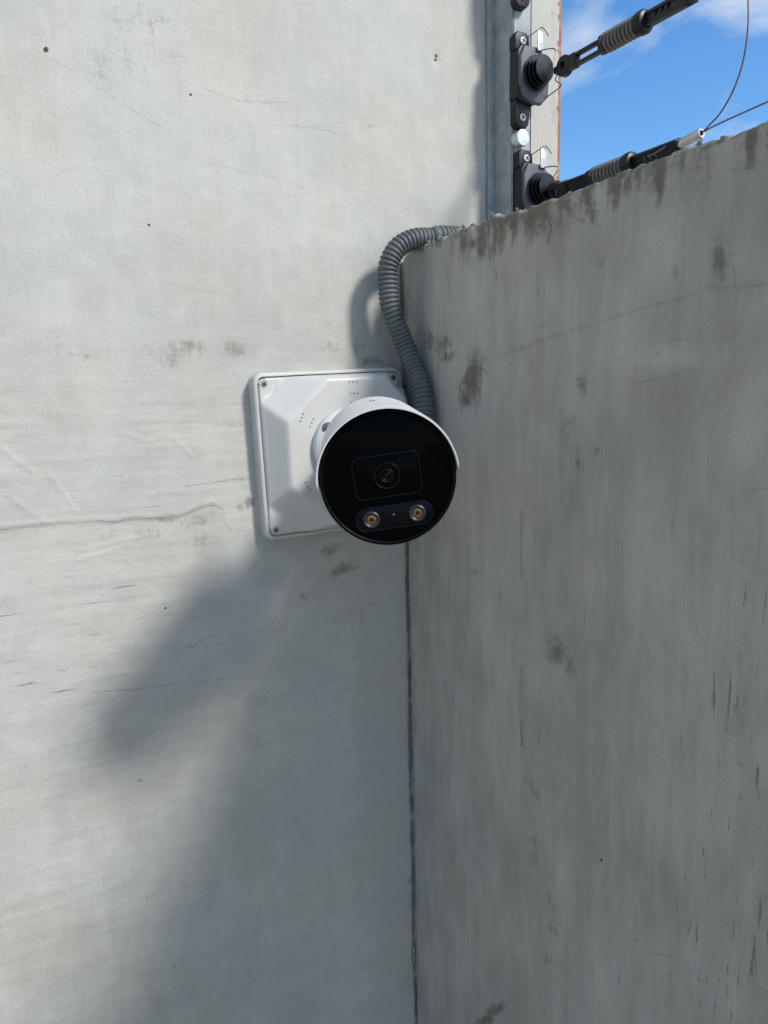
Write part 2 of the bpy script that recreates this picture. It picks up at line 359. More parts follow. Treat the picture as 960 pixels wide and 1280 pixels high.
tb.set(Base_Color=tb.mix(tb.rng(tb.noise(cb, 90, 5, .6), .35, .65), (.30, .13, .075), (.44, .24, .15)), Roughness=.9, Normal=tb.bump(tb.noise(cb, 500, 5, .7), .001))
core = MB(); core.box(((XE-.003)/2-1.5+.0, .062, -.7), (XE-.003+3.0, .120, 3.8)); 
core.build('wall_core', m_tall, tall)
be = MB(); zz = np.arange(-.05, 1.2, .004); vv = []; ff = []
for i, z in enumerate(zz):
    e = XE+.0007*(float(vnoise(np.array([z*300.]), np.array([0.]), 9)[0])-.5)
    vv += [(XE-.010, .0011, z), (e-.0006, .0009, z), (e, .0020, z), (e, .122, z)]
for i in range(len(zz)-1):
    for k in range(3): ff.append((i*4+k, i*4+k+1, i*4+4+k+1, i*4+4+k))
be.add(vv, ff); be.build('brick_edge', tb.m, tall, smooth=25, label='bare orange brick edge where the plaster ends')

# ------------------------------------------------------------------ low wall (plane x = 0) with a broken top edge
ya = -np.concatenate([np.linspace(0, .008, 14), axis_coords(.0, .0097, .40, 3.2, .0017)[10:]])
TH = .15
zrows = axis_coords(-2.6, -.77, -.004, -.004, .0017)                       # front face rows, then over the lip, across the top, down the back
nfr = len(zrows); lip = np.linspace(0, math.pi/2, 7)[1:]; top = np.linspace(0, 1, 40)[1:]
Yg, Sg = np.meshgrid(ya, np.arange(nfr+len(lip)+len(top)+2)); 
et = fbm(ya, ya*0, 55, 4, 11, .6)*.0055+fbm(ya, ya*0, 260, 3, 12, .6)*.0022    # uneven height of the top edge
uE, vE = photo_uv(np.stack([ya*0, ya, ya*0], 1))
et += -.0035*np.exp(-((uE-506)/9)**2)+.003*np.exp(-((uE-575)/16)**2)+.0012*np.exp(-((uE-612)/9)**2)-.0012*np.exp(-((uE-545)/14)**2)
et = et-.026*ss(-ya, .365, .40)*(1-ss(-ya, .47, .53))+.010*ss(-ya, .55, .65)  # unseen stretch lowered, then raised, added to shape the shadow on the tall wall
Px = np.zeros(Yg.shape); Pz = np.zeros(Yg.shape); Nx = np.zeros(Yg.shape)
for i, z in enumerate(zrows): Pz[i] = z+et*ss(np.array([z]), -.030, -.002)[0]; Nx[i] = -1
zt = et-.004+.0; 
for i, a in enumerate(lip):
    Px[nfr+i] = .004*(1-math.cos(a)); Pz[nfr+i] = et-.004+.004*math.sin(a); Nx[nfr+i] = -math.cos(a)
for i, tt in enumerate(top):
    x = .004+(TH-.004)*tt**1.4; Px[nfr+len(lip)+i] = x; Pz[nfr+len(lip)+i] = et*math.exp(-tt*6)-.0015*tt+fbm(ya, ya*0+x, 60, 3, 21)*.004*min(1, tt*6)
Px[-2] = TH; Pz[-2] = -.5; Px[-1] = TH; Pz[-1] = -2.6
Y = Yg.ravel(); PX = Px.ravel(); PZ = Pz.ravel()
P = np.stack([PX, Y, PZ], 1); P0 = P.copy(); P0[:, 0] = np.minimum(P0[:, 0], 0); u, v = photo_uv(P)
front = (Sg.ravel() < nfr+3)
d = fbm(Y, PZ, 8, 4, 31)*.0030+fbm(Y*1.0, PZ*.25, 70, 3, 35)*.0007
eb = np.interp(u, uE[::-1] if uE[0] > uE[-1] else uE, (vE[::-1] if uE[0] > uE[-1] else vE)) if False else 315-.363*(u-500)
depth_below = v-eb                                                         # photo pixels below the top edge
crack_r = [[(600, 452), (645, 438), (690, 420), (740, 406), (800, 385), (860, 370), (885, 358), (930, 360), (980, 350)],
           [(796, 478), (830, 472), (862, 460), (884, 446), (898, 434), (908, 424)],
           [(814, 1190), (835, 1194), (855, 1207), (876, 1226)],
           [(775, 448), (820, 430), (850, 425), (866, 421)], [(935, 610), (960, 611), (990, 611)], [(905, 424), (909, 430), (913, 440)]]
crack_v = [[(651, 835), (649, 880), (652, 930)], [(917, 336), (919, 366)], [(653, 640), (652, 700), (653, 720)]]
near = np.zeros_like(u); cs = []
for i, c in enumerate(crack_r): near = np.maximum(near, (1-ss(pdist(u, v, c), 3, 7))*(.42, .55, .7, .35, .5, .5)[i]); cs.append(np.clip(signed(u, v, c), -60, 60))
for i, c in enumerate(crack_v): near = np.maximum(near, (1-ss(pdist(u, v, c), 2.5, 5))*(1., 1., .7)[i]); cs.append(np.clip(signed(u, v, c, True), -60, 60))
s1 = signed(u, v, crack_r[0]); i1 = ss(u, 600, 660)
d += i1*(.0010*ss(s1, -1, 1.5)*(1-ss(s1, 10, 60))); s2 = signed(u, v, crack_r[1]); d += ss(u, 790, 810)*(1-ss(u, 905, 925))*(.0008*(1-ss(s2, -1.2, 1.2))*ss(s2, -45, -5))
d -= .0012*np.exp(-((depth_below-8)/10)**2)*ss(fbm(Y, PZ, 90, 3, 77), -.05, .2)
stain = np.zeros_like(u); soot_shade = np.zeros_like(u)
soot_shade = np.maximum(soot_shade, 1.25*np.exp(-(Y/.0030)**2)*(.55+.9*vnoise(PZ*60, PZ*0, 93)))  # darkness of the corner gap painted in grey, with grime
stain = np.maximum(stain, .9*np.exp(-(Y/.0045)**2)*vnoise(PZ*45, PZ*0, 94))
band = ss(depth_below, -6, 3)*(1-ss(depth_below, 8, 90+80*fbm(Y, PZ*0, 60, 3, 51)))*ss(u, 525, 600)
stain = np.maximum(stain, .86*band*(.72+1.7*fbm(Y, PZ*.05, 150, 3, 52)))
stain = np.maximum(stain, .75*ss(depth_below, -8, 0)*(1-ss(depth_below, 6, 20+30*fbm(Y, PZ*0, 110, 2, 55)))*(.7+1.6*fbm(Y, PZ*.1, 130, 3, 56)))
for a in ((672, 380, 5, 120, 0, .38), (640, 560, 7, 150, 0, .30), (745, 480, 8, 190, 0, .30), (790, 640, 6, 200, 0, .28), (560, 950, 8, 220, 0, .28), (840, 620, 7, 190, 0, .3), (925, 900, 10, 260, 0, .30), (590, 478, 15, 40, 6, 1.05), (545, 425, 30, 20, 25, .62), (560, 445, 14, 12, 0, .6), (657, 275, 9, 36, 3, .7), (700, 270, 10, 40, 0, .65), (740, 262, 10, 34, 0, .7), (590, 305, 20, 8, -15, .8), (628, 288, 8, 20, 0, .6),
          (612, 620, 8, 70, 0, .25), (668, 1010, 10, 170, 1, .35), (690, 1120, 9, 130, -3, .45), (682, 1200, 22, 12, 20, .45), (620, 1262, 14, 9, -30, 1.0), (605, 1276, 16, 7, -20, .9), (600, 716, 14, 4, 10, .6), (626, 735, 4, 30, 0, .4),
          (560, 700, 12, 160, 0, .22), (516, 900, 5, 400, 0, .4), (505, 380, 8, 70, 0, .6), (860, 205, 50, 22, -20, .5), (935, 175, 30, 18, -20, .5), (780, 235, 26, 16, -20, .6),
          (610, 500, 5, 40, 0, .35), (820, 900, 10, 250, 0, .22), (735, 560, 8, 90, 0, .25)):
    stain = np.maximum(stain, a[5]*blob(u, v, *a[:5]))
for a in ((900, 330, 15, 36, 0, .8), (842, 338, 8, 14, 0, .6), (752, 330, 9, 20, 0, .4), (710, 540, 22, 40, 5, .55), (722, 580, 5, 50, -3, .6), (728, 485, 12, 18, 0, .6), (695, 815, 16, 26, 0, .85), (712, 835, 11, 24, 0, .75), (702, 890, 5, 50, -4, .5),
          (822, 440, 7, 10, 0, .5), (750, 900, 14, 300, 0, .2), (600, 900, 14, 160, 0, .22), (640, 700, 10, 120, 0, .18), (935, 700, 30, 300, 0, .2), (680, 590, 50, 25, 0, .3), (508, 760, 5, 450, 1, .55), (514, 1100, 6, 300, 0, .5),
          (835, 690, 5, 90, 0, .4), (870, 800, 12, 300, 0, .22), (680, 390, 6, 40, 0, .3), (620, 340, 3, 46, 0, .5), (760, 345, 4, 12, 0, .45)):
    soot_shade = np.maximum(soot_shade, a[5]*blob(u, v, *a[:5]))
tone = .30*fbm(Y, PZ*.4, 7, 3, 70)+.40*blob(u, v, 590, 560, 45, 90)+.45*blob(u, v, 835, 447, 60, 20)+.25*blob(u, v, 620, 380, 70, 60)+.2*blob(u, v, 940, 560, 50, 60)-.14*ss(v, 600, 1200)  # last term: light falloff down the wall painted into the tone
vert = np.ones_like(u); dens = .10+.75*ss(u, 760, 930)*ss(v, 560, 800)+.25*ss(v, 900, 1200)+.35*blob(u, v, 800, 560, 120, 140)-.3*blob(u, v, 600, 450, 120, 120)
d = np.where(front, d, 0)*(1-ss(-Y, .42, .7))*ss(PZ, -.95, -.8)
groove = .012*np.exp(-(Y/(.0013+.0013*vnoise(PZ*160, PZ*0, 91)))**2)+.0012*np.exp(-(Y/.006)**2)      # the walls do not quite meet
P[:, 0] += d+groove*(PX < .02)
attrs = {'stain': np.stack([stain, soot_shade, near], 1), 'tone': np.stack([tone, vert, dens], 1)}
for i in range(3): attrs['crack%d' % i] = np.stack(cs[i*3:i*3+3], 1)
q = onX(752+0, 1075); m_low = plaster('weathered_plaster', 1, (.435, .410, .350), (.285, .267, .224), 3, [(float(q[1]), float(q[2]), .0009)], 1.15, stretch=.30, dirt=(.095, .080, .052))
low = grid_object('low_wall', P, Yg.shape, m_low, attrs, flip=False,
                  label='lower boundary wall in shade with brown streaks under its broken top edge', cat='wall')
# crumbs of mortar stuck along the broken edge
cr_m = simple('mortar_crumb', (.20, .185, .15), .95, var=.3, vscale=300, bump=.001)
cb_ = MB()
for k in range(70):
    yy = -random.uniform(.004, .12) if k < 45 else -random.uniform(.1, .36)
    e = float(np.interp(-yy, -ya, et)); rr = random.uniform(.0007, .0023)*(1.2 if k < 45 else .8)
    bm = bmesh.new(); bmesh.ops.create_icosphere(bm, subdivisions=1, radius=rr)
    for vtx in bm.verts: vtx.co *= random.uniform(.65, 1.25)
    bm.verts.index_update(); c0 = Vector((random.uniform(.0005, .009), yy, e+random.uniform(-.001, .0005)))
    cb_.add([vtx.co+c0 for vtx in bm.verts], [[w.index for w in f.verts] for f in bm.faces]); bm.free()
cb_.build('mortar_crumbs', cr_m, low, kind='stuff', smooth=0)

# ------------------------------------------------------------------ junction box
m_white = simple('white_plastic', (.530, .516, .470), .38, spec=.45, var=.02, vscale=30, bump=.00005, bscale=1500, dust=.03)
m_rimw = simple('white_plastic_rim', (.490, .480, .440), .45, spec=.4, var=.03, vscale=40, dust=.10)
m_screw = simple('zinc_screw', (.35, .35, .34), .4, .9, var=.15, vscale=400)
m_hole = simple('dark_recess', (.03, .03, .032), .8)
BR = R(-1.9)
bx = empty('junction_box', Matrix.Translation((-.0712, -.001, -.1640)) @ Matrix.Rotation(BR, 4, 'Y'),
           'square white plastic junction box with faceted cover screwed to the tall wall', 'junction box')
W = .066; RIM = .0115; TOPH = .0300
def rrect(w, h, r, n=6):
    p = []
    for cx_, cz_, a0 in ((w-r, h-r, 0), (-w+r, h-r, 90), (-w+r, -h+r, 180), (w-r, -h+r, 270)):
        for k in range(n+1):
            a = R(a0+90*k/n); p.append((cx_+r*math.cos(a), cz_+r*math.sin(a)))
    return p
def ring_shell(prof, w, r):
    """profile of (inset, y) rings around a rounded square"""
    mb = MB(); n = len(rrect(w, w, r)); vs = []; fs = []
    for ins, y in prof:
        vs += [(x, y, z) for x, z in rrect(w-ins, w-ins, max(.0008, r-ins))]
    for i in range(len(prof)-1):
        for k in range(n): fs.append((i*n+k, i*n+(k+1) % n, (i+1)*n+(k+1) % n, (i+1)*n+k))
    return mb.add(vs, fs)
ring_shell([(0, .001), (0, -.0055), (.0004, -.0056), (.0004, -.0062), (0, -.0063), (0, -RIM+.0022), (.0006, -RIM+.0007), (.0018, -RIM), (.0030, -RIM), (.0034, -RIM+.0006), (.0034, -RIM+.0024), (.012, -RIM+.0024)], W, .0085).build('back_box', m_rimw, bx, smooth=40)
# cover as a height field: flat octagonal field, sloping facets, screw wells in the corners
M_ = W-.0040; n = 150; gx = np.linspace(-M_, M_, n); GX, GZ = np.meshgrid(gx, gx)
oct_ = [(-.0475, .0275), (-.0105, .0600), (.0380, .0600), (.0600, .0370), (.0600, -.0340), (.0380, -.0565), (-.0105, -.0565), (-.0480, -.0220)]
wid = [.0205, .0030, .016, .0035, .016, .0065, .0205, .0138]
hh = np.ones_like(GX)*9
for i in range(8):
    (x0, z0), (x1, z1) = oct_[i], oct_[(i+1) % 8]; dx, dz = x1-x0, z1-z0; L = math.hypot(dx, dz); nx, nz = -dz/L, dx/L
    if nx*(x0)+nz*(z0) < 0: nx, nz = -nx, -nz
    dist = (GX-x0)*nx+(GZ-z0)*nz; hh = np.minimum(hh, 1-dist/wid[i])
H = RIM+.0004+(TOPH-RIM)*np.clip(hh, 0, 1)
for _ in range(12):
    Hp = np.pad(H, 1, mode='edge'); H = (Hp[:-2, 1:-1]+Hp[2:, 1:-1]+Hp[1:-1, :-2]+Hp[1:-1, 2:]+4*H)/8
SC = [(-.0575, .0575), (.0565, .0575), (-.0575, -.0572), (.0565, -.0572)]
for sx_, sz_ in SC:
    rr_ = np.hypot(GX-sx_, GZ-sz_); k = ss(rr_, .0088, .0115); H = H*k+(RIM+.0002)*(1-k)
cr_ = np.maximum(np.abs(GX), np.abs(GZ)); cor = np.hypot(np.maximum(np.abs(GX)-(M_-.006), 0), np.maximum(np.abs(GZ)-(M_-.006), 0)); out = (cor > .006)
H = H-ss(cor, .0050, .0060)*.0022
Pc = np.stack([GX.ravel(), -H.ravel(), GZ.ravel()], 1)
cov = grid_object('cover', Pc, GX.shape, m_white, {}, keep=~(cor > .00605).ravel()); cov.parent = bx
hs_ = MB()
def screw(parent, pos, r=.0024, mat=None, axis='Y', name='screw', cross=True):
    mb = MB(); mb.T = Matrix.Translation(pos)
    mb.lathe([(r*1.0, 0), (r, .0006), (r*.8, .0011), (0, .0013)], 20, 'Y')
    o = mb.build(name, mat or m_screw, parent)
    if cross:
        c = MB(); c.T = Matrix.Translation(Vector(pos)+Vector((0, -.00115, 0))) @ Matrix.Rotation(.5, 4, 'Y')
        c.box((0, 0, 0), (r*1.2, .0006, r*.3)); c.box((0, -.00004, 0), (r*.3, .0006, r*1.2)); c.build('cross_slot', m_hole, o, smooth=0)
    return o
for sx_, sz_ in SC:
    w_ = MB(); w_.T = Matrix.Translation((sx_, -RIM-.0001, sz_)); w_.lathe([(.0038, 0), (.0036, .0003), (.0027, .0003), (.0026, -.0002)], 24, 'Y'); w_.build('screw_well', m_rimw, bx)
    screw(bx, (sx_, -RIM-.0001, sz_), .0023)
inv = bx.matrix_world.inverted()
dots = []
z5 = lambda a, b: (290+a*.2031, 440+b*.2031)
for g_ in (((720, 185), (743, 185), (765, 185)), ((727, 255), (748, 255), (770, 255)), ((733, 313), (755, 313), (775, 313)), ((437, 382), (428, 405), (418, 427)),
           ((500, 413), (490, 437), (480, 460)), ((547, 443), (537, 467), (527, 490)), ((450, 805), (465, 827), (478, 847))):
    for a in g_: dots.append(z5(*a))
dm = None
for a, b in dots:
    p = inv @ Vector(onY(a, b, -.001-TOPH)); 
    if dm is None:
        mb = MB(); mb.lathe([(.00062, 0), (.00055, .00012), (0, .00010)], 10, 'Y'); o = mb.build('vent_hole', m_hole, bx); dm = o.data
    else:
        o = bpy.data.objects.new('vent_hole', dm); COL.objects.link(o); o.parent = bx
    o.location = (p.x, -TOPH-.0004, p.z)

# ------------------------------------------------------------------ bullet security camera
m_cw = simple('white_enamel', (.60, .595, .55), .45, spec=.5, var=.015, vscale=25)
m_glass = simple('black_glass', (.0008, .0009, .0012), .12, spec=.03, var=.05)
m_blk = simple('black_trim', (.002, .002, .0022), .5, spec=.08)
m_line = simple('dark_grey_trim', (.0055, .0055, .0065), .4, spec=.2)
m_navy = simple('smoked_panel', (.0010, .0018, .0030), .25, spec=.1)
m_bez = simple('led_bezel', (.026, .024, .023), .4, spec=.4)
m_amb = simple('amber_led', (.14, .068, .018), .25, spec=.6, var=.25, vscale=600)
FC = Vector(CAMP+ray(485, 597.5)*.380)
az = Vector((-.43, -.90, 0)).normalized(); fw = (az*math.cos(R(2.5))+Vector((0, 0, -math.sin(R(2.5))))).normalized()
rt = (-fw).cross(Vector((0, 0, 1))).normalized(); upv = rt.cross(-fw).normalized()
ROLL = R(6.8); r2 = rt*math.cos(ROLL)+upv*math.sin(ROLL); u2 = upv*math.cos(ROLL)-rt*math.sin(ROLL)
HM = Matrix(((r2*.95).to_4d(), (u2*.95).to_4d(), (fw*.95).to_4d(), (0, 0, 0, 1))).transposed()
for i in range(3): HM[3][i] = 0
HM[3][3] = 1
for i in range(3): HM[i][3] = FC[i]
sc_ = empty('security_camera', HM, 'white bullet security camera with black round face and curved sun visor', 'security camera')
b = MB(); b.lathe([(.0352, -.0030), (.0352, .0004), (.0358, .0010), (.0366, .0008), (.0371, -.0004), (.0372, -.0030), (.0366, -.0034), (.0366, -.0050), (.0371, -.0056), (.0371, -.108), (.0362, -.113), (.032, -.1165), (.018, -.118), (0, -.118)], 96)
b.build('camera_body', m_cw, sc_, smooth=35)
rb = MB(); rb.lathe([(.0350, -.002), (.0350, .0012), (.0357, .0017), (.0367, .0014), (.03715, .0006), (.03718, -.0020)], 96); rb.build('front_ring', m_blk, sc_)
gl = MB(); gl.lathe([(.0352, -.001), (.0350, .0006), (.0340, .0009), (0, .0011)], 96); gl.build('front_glass', m_glass, sc_, smooth=50)
def visor():
    mb = MB(); nA, nL = 72, 26; vs = []; fs = []
    ri, ro = .0378, .0390
    for side, rad in ((0, ri), (1, ro)):
        for i in range(nA+1):
            a = R(-2.5+(180+5.5)*i/nA); s_ = min(i, nA-i)/nA
            zf = .0052+.0032*math.sin(max(0, min(math.pi, a)))-(.0045*(1-min(1, s_/.035))**2)
            zb = -.104+.010*math.sin(max(0, a))*-1
            for k in range(nL+1):
                q = k/nL; z = zf+(zb-zf)*q; rr = rad+(.0004 if k == 0 and side else 0)*-1
                vs.append((rr*math.cos(a), rr*math.sin(a), z))
    o = (nA+1)*(nL+1)
    ix = lambda s, i, k: s*o+i*(nL+1)+k
    for i in range(nA):
        for k in range(nL):
            fs.append((ix(0, i, k), ix(0, i, k+1), ix(0, i+1, k+1), ix(0, i+1, k))); fs.append((ix(1, i, k), ix(1, i+1, k), ix(1, i+1, k+1), ix(1, i, k+1)))
        fs.append((ix(0, i, 0), ix(0, i+1, 0), ix(1, i+1, 0), ix(1, i, 0))); fs.append((ix(0, i, nL), ix(1, i, nL), ix(1, i+1, nL), ix(0, i+1, nL)))
    for k in range(nL):
        fs.append((ix(0, 0, k), ix(1, 0, k), ix(1, 0, k+1), ix(0, 0, k+1))); fs.append((ix(0, nA, k), ix(0, nA, k+1), ix(1, nA, k+1), ix(1, nA, k)))
    return mb.add(vs, fs)
vz = visor().build('sun_visor', m_cw, sc_, smooth=35)
mk = MB()
for dx, w_ in ((-.0016, .0013), (.0006, .0012)):
    a = R(92)+dx/.039
    mk.T = Matrix.Rotation(a-R(90), 4, 'Z') @ Matrix.Translation((0, .03905, -.062)); mk.box((0, 0, 0), (w_, .0002, .0050)); mk.box((.0006, 0, .0032), (w_*.6, .0002, .0022))
mk.T = Matrix.Identity(4); mk.build('printed_mark', m_line, vz, smooth=0)
def frame_tube(w, h, r, rad, mat, name, c, z, parent, rot=0.0, seg=8):
    mb = MB(); mb.T = Matrix.Translation((c[0], c[1], z)) @ Matrix.Rotation(rot, 4, 'Z')
    mb.tube([(x, y, 0) for x, y in rrect(w, h, r, seg)], rad, 8, True); return mb.build(name, mat, parent)
GZ0 = .0012
def slab(w, h, r, z0, z1, c, mat, name, parent, seg=10):
    mb = MB(); p = rrect(w, h, r, seg); q = rrect(w-.0004, h-.0004, r-.0004, seg); m = len(p)
    vs = [(c[0]+x, c[1]+y, z0) for x, y in p]+[(c[0]+x, c[1]+y, z1-.0002) for x, y in p]+[(c[0]+x, c[1]+y, z1) for x, y in q]
    fs = [(i, (i+1) % m, m+(i+1) % m, m+i) for i in range(m)]+[(m+i, m+(i+1) % m, 2*m+(i+1) % m, 2*m+i) for i in range(m)]+[tuple(range(2*m, 3*m))]
    return mb.add(vs, fs).build(name, mat, parent)
WC = (-.0004, .0016)
slab(.0176, .0110, .0034, GZ0-.0004, GZ0+.0001, WC, m_glass, 'lens_window', sc_)
frame_tube(.0180, .0114, .0036, .00022, m_line, 'window_frame', WC, GZ0+.0001, sc_)
lens = MB(); lens.T = Matrix.Translation((WC[0], WC[1], GZ0))
lens.lathe([(.0072, 0), (.0070, .0004), (.0064, .0004), (.0062, .0001), (.0040, .0001), (.0038, .0006), (.0032, .0008), (.0029, .0005), (.0022, .0003)], 48); lo = lens.build('lens_barrel', m_blk, sc_)
for rr, rad in ((.0035, .00016), (.0023, .00012), (.0071, .00010)):
    t_ = MB(); t_.T = Matrix.Translation((WC[0], WC[1], GZ0+.0008 if rr < .006 else GZ0+.0004)); t_.tube([(rr*math.cos(2*math.pi*k/40), rr*math.sin(2*math.pi*k/40), 0) for k in range(40)], rad, 6, True); t_.build('lens_ring', m_line, lo)
e_ = MB(); e_.T = Matrix.Translation((WC[0], WC[1], GZ0+.0002)); e_.lathe([(.0022, 0), (.0016, .0006), (0, .0009)], 32); e_.build('lens', m_navy, lo)
LC = (.0004, -.0212)
slab(.0208, .0062, .0056, GZ0-.0004, GZ0+.0002, LC, m_navy, 'light_panel', sc_)
frame_tube(.0210, .0064, .0058, .00013, simple('panel_edge', (.006, .008, .011), .35), 'panel_frame', LC, GZ0+.0002, sc_)
for lx in (-.0125, .0127):
    l_ = MB(); l_.T = Matrix.Translation((LC[0]+lx, LC[1], GZ0)); l_.lathe([(.0047, 0), (.0046, .0009), (.0040, .0013), (.0034, .0010), (.0026, .0004)], 40)
    lp = l_.build('spotlight', m_bez, sc_)
    a_ = MB(); a_.T = Matrix.Translation((LC[0]+lx, LC[1], GZ0)); a_.lathe([(.0028, .0002), (.0024, .0009), (.0014, .0012), (.0011, .0007), (0, .0006)], 32); a_.build('led_lens', m_amb, lp)
    c_ = MB(); c_.T = Matrix.Translation((LC[0]+lx, LC[1], GZ0+.0007)); c_.lathe([(.0009, 0), (.0006, .0004), (0, .0005)], 16); c_.build('led_chip', m_line, lp)
mc = MB(); mc.T = Matrix.Translation((LC[0]-.0002, LC[1]+.0010, GZ0+.0002)); mc.lathe([(.0005, 0), (.0004, .0001), (0, .0001)], 12); mc.box((.0001, .0002, .0001), (.0002, .0012, .0002)); mc.build('light_sensor', simple('sensor', (.16, .17, .18), .3), sc_)
# bracket: round foot on the box, neck, ball joint
HMi = HM.inverted(); FOOT = Vector((-.0700, -.001-TOPH, -.1585))
br = MB(); br.T = HMi @ Matrix.Translation(FOOT)
br.lathe([(.0298, -.0003), (.0302, .0006), (.0302, .0056), (.0296, .0068), (.0270, .0086), (.0235, .0125), (.0215, .0170), (.0190, .0230), (.0160, .0265)], 64, 'Y')
foot = br.build('bracket_foot', m_cw, sc_, smooth=35)
rear = HM @ Vector((0, 0, -.112)); ball = Vector((FOOT.x, FOOT.y-.030, FOOT.z+.001))
nk = MB(); nk.T = HMi
nk.tube([FOOT+Vector((0, -.020, 0)), FOOT+Vector((0, -.027, 0)), ball, ball.lerp(rear, .35), ball.lerp(rear, .7), rear], lambda i: (.0170, .0175, .0178, .0170, .0160, .0165)[i], 32)
nk.build('bracket_neck', m_cw, sc_, smooth=60)
q = onY(413.5, 536, FOOT.y-.0125)
sw = MB(); sw.T = HMi @ Matrix.Translation(Vector((q[0], FOOT.y-.0080, q[2]))); sw.lathe([(.0050, -.004), (.0050, .0008), (.0044, .0011), (0, .0011)], 24, 'Y'); sw.build('screw_well', simple('green_grey_seal', (.06, .075, .07), .6), sc_)
s_ = MB(); s_.T = HMi @ Matrix.Translation(Vector((q[0], FOOT.y-.0085, q[2]))); s_.lathe([(.0028, -.002), (.0028, .0020), (.0022, .0026), (.0010, .0026), (0, .0018)], 24, 'Y'); s_.build('bracket_screw', m_screw, sc_)

# ------------------------------------------------------------------ corrugated conduit
m_cond = simple('grey_conduit_plastic', (.092, .103, .101), .50, spec=.4, var=.10, vscale=50, dust=.25, dustcol=(.15, .155, .145))
def cp(u_, v_, y): return tuple(onY(u_, v_, y))
pts = [(.125, -.036, .0085), (.060, -.034, .0085), (.022, -.032, .0085), cp(540, 297.5, -.030), cp(517, 299, -.029), cp(497, 310, -.028), cp(486, 330, -.027), cp(484.5, 350, -.027), cp(487, 378, -.028), cp(493, 398, -.029), cp(505, 428, -.031), cp(518, 460, -.039), cp(526, 484, -.047), cp(531, 512, -.0525), cp(530, 545, -.055), cp(515, 575, -.050), (-.034, -.040, -.182), (-.040, -.018, -.190)]
_, Lc = spline(pts, 20); pitch = .0036; n = int(Lc/pitch)*8; path, _ = spline(pts, n+1)
prof8 = (.0085, .0085, .0084, .0079, .0071, .0071, .0079, .0084)
c = MB(); c.tube(path, lambda i: prof8[i % 8]-.0002, 28)
c.build('conduit', m_cond, None, 'grey corrugated conduit curving over the low wall down to the security camera', 'conduit', smooth=75)

# ------------------------------------------------------------------ galvanised channel post
tz = NT('galvanised_steel'); cz_ = tz.coord(); vz_ = tz.t.nodes.new('ShaderNodeTexVoronoi'); tz.l(tz.map(cz_, (1, 1, .45)), vz_.inputs['Vector']); vz_.inputs['Scale'].default_value = 120
tz.set(Base_Color=tz.mix(tz.rng(tz.noise(cz_, 60, 6, .6), .3, .7), (.24, .26, .255), (.38, .405, .40)), Metallic=.10, Roughness=tz.rng(vz_.outputs['Distance'], .0, .6, .42, .62), Normal=tz.bump(tz.noise(tz.map(cz_, (1, 1, .12)), 260, 4, .6), .0004))
X0, X1, YF = .0966, .1170, -.0285
ch = empty('channel_post', Matrix.Translation((X0, 0, 0)), 'galvanised steel channel post fixed upright against the tall wall above the low wall', 'fence post')
Zl, Zh = .0015, 1.05; zc, hz = (Zl+Zh)/2, Zh-Zl; w_ = X1-X0; m_galv = tz.m
MB().box((.0009, YF/2-.0012, zc), (.0018, -YF-.0024, hz), .0003).build('side_flange', m_galv, ch)
MB().box((w_/2, YF+.0009, zc), (w_, .0018, hz), .0006).build('front_face', m_galv, ch)
MB().box((w_-.0009, YF/2-.0012, zc), (.0018, -YF-.0024, hz), .0003).build('side_flange', m_galv, ch)
MB().box((-.0035, -.0024, zc), (.0070, .0016, hz), .0003).build('foot_flange', m_galv, ch)
for (a, b_) in ((652.5, 172.5),):
    q = onY(a, b_, YF-.006); bo = MB(); bo.T = Matrix.Translation((q[0]-X0, YF, q[2])); bo.lathe([(.0068, 0), (.0068, .0070), (.0064, .0078), (.0056, .0080), (0, .0081)], 28, 'Y')
    bo.build('bolt', simple('zinc_bolt', (.62, .66, .64), .4, .6, var=.1, vscale=200), ch)

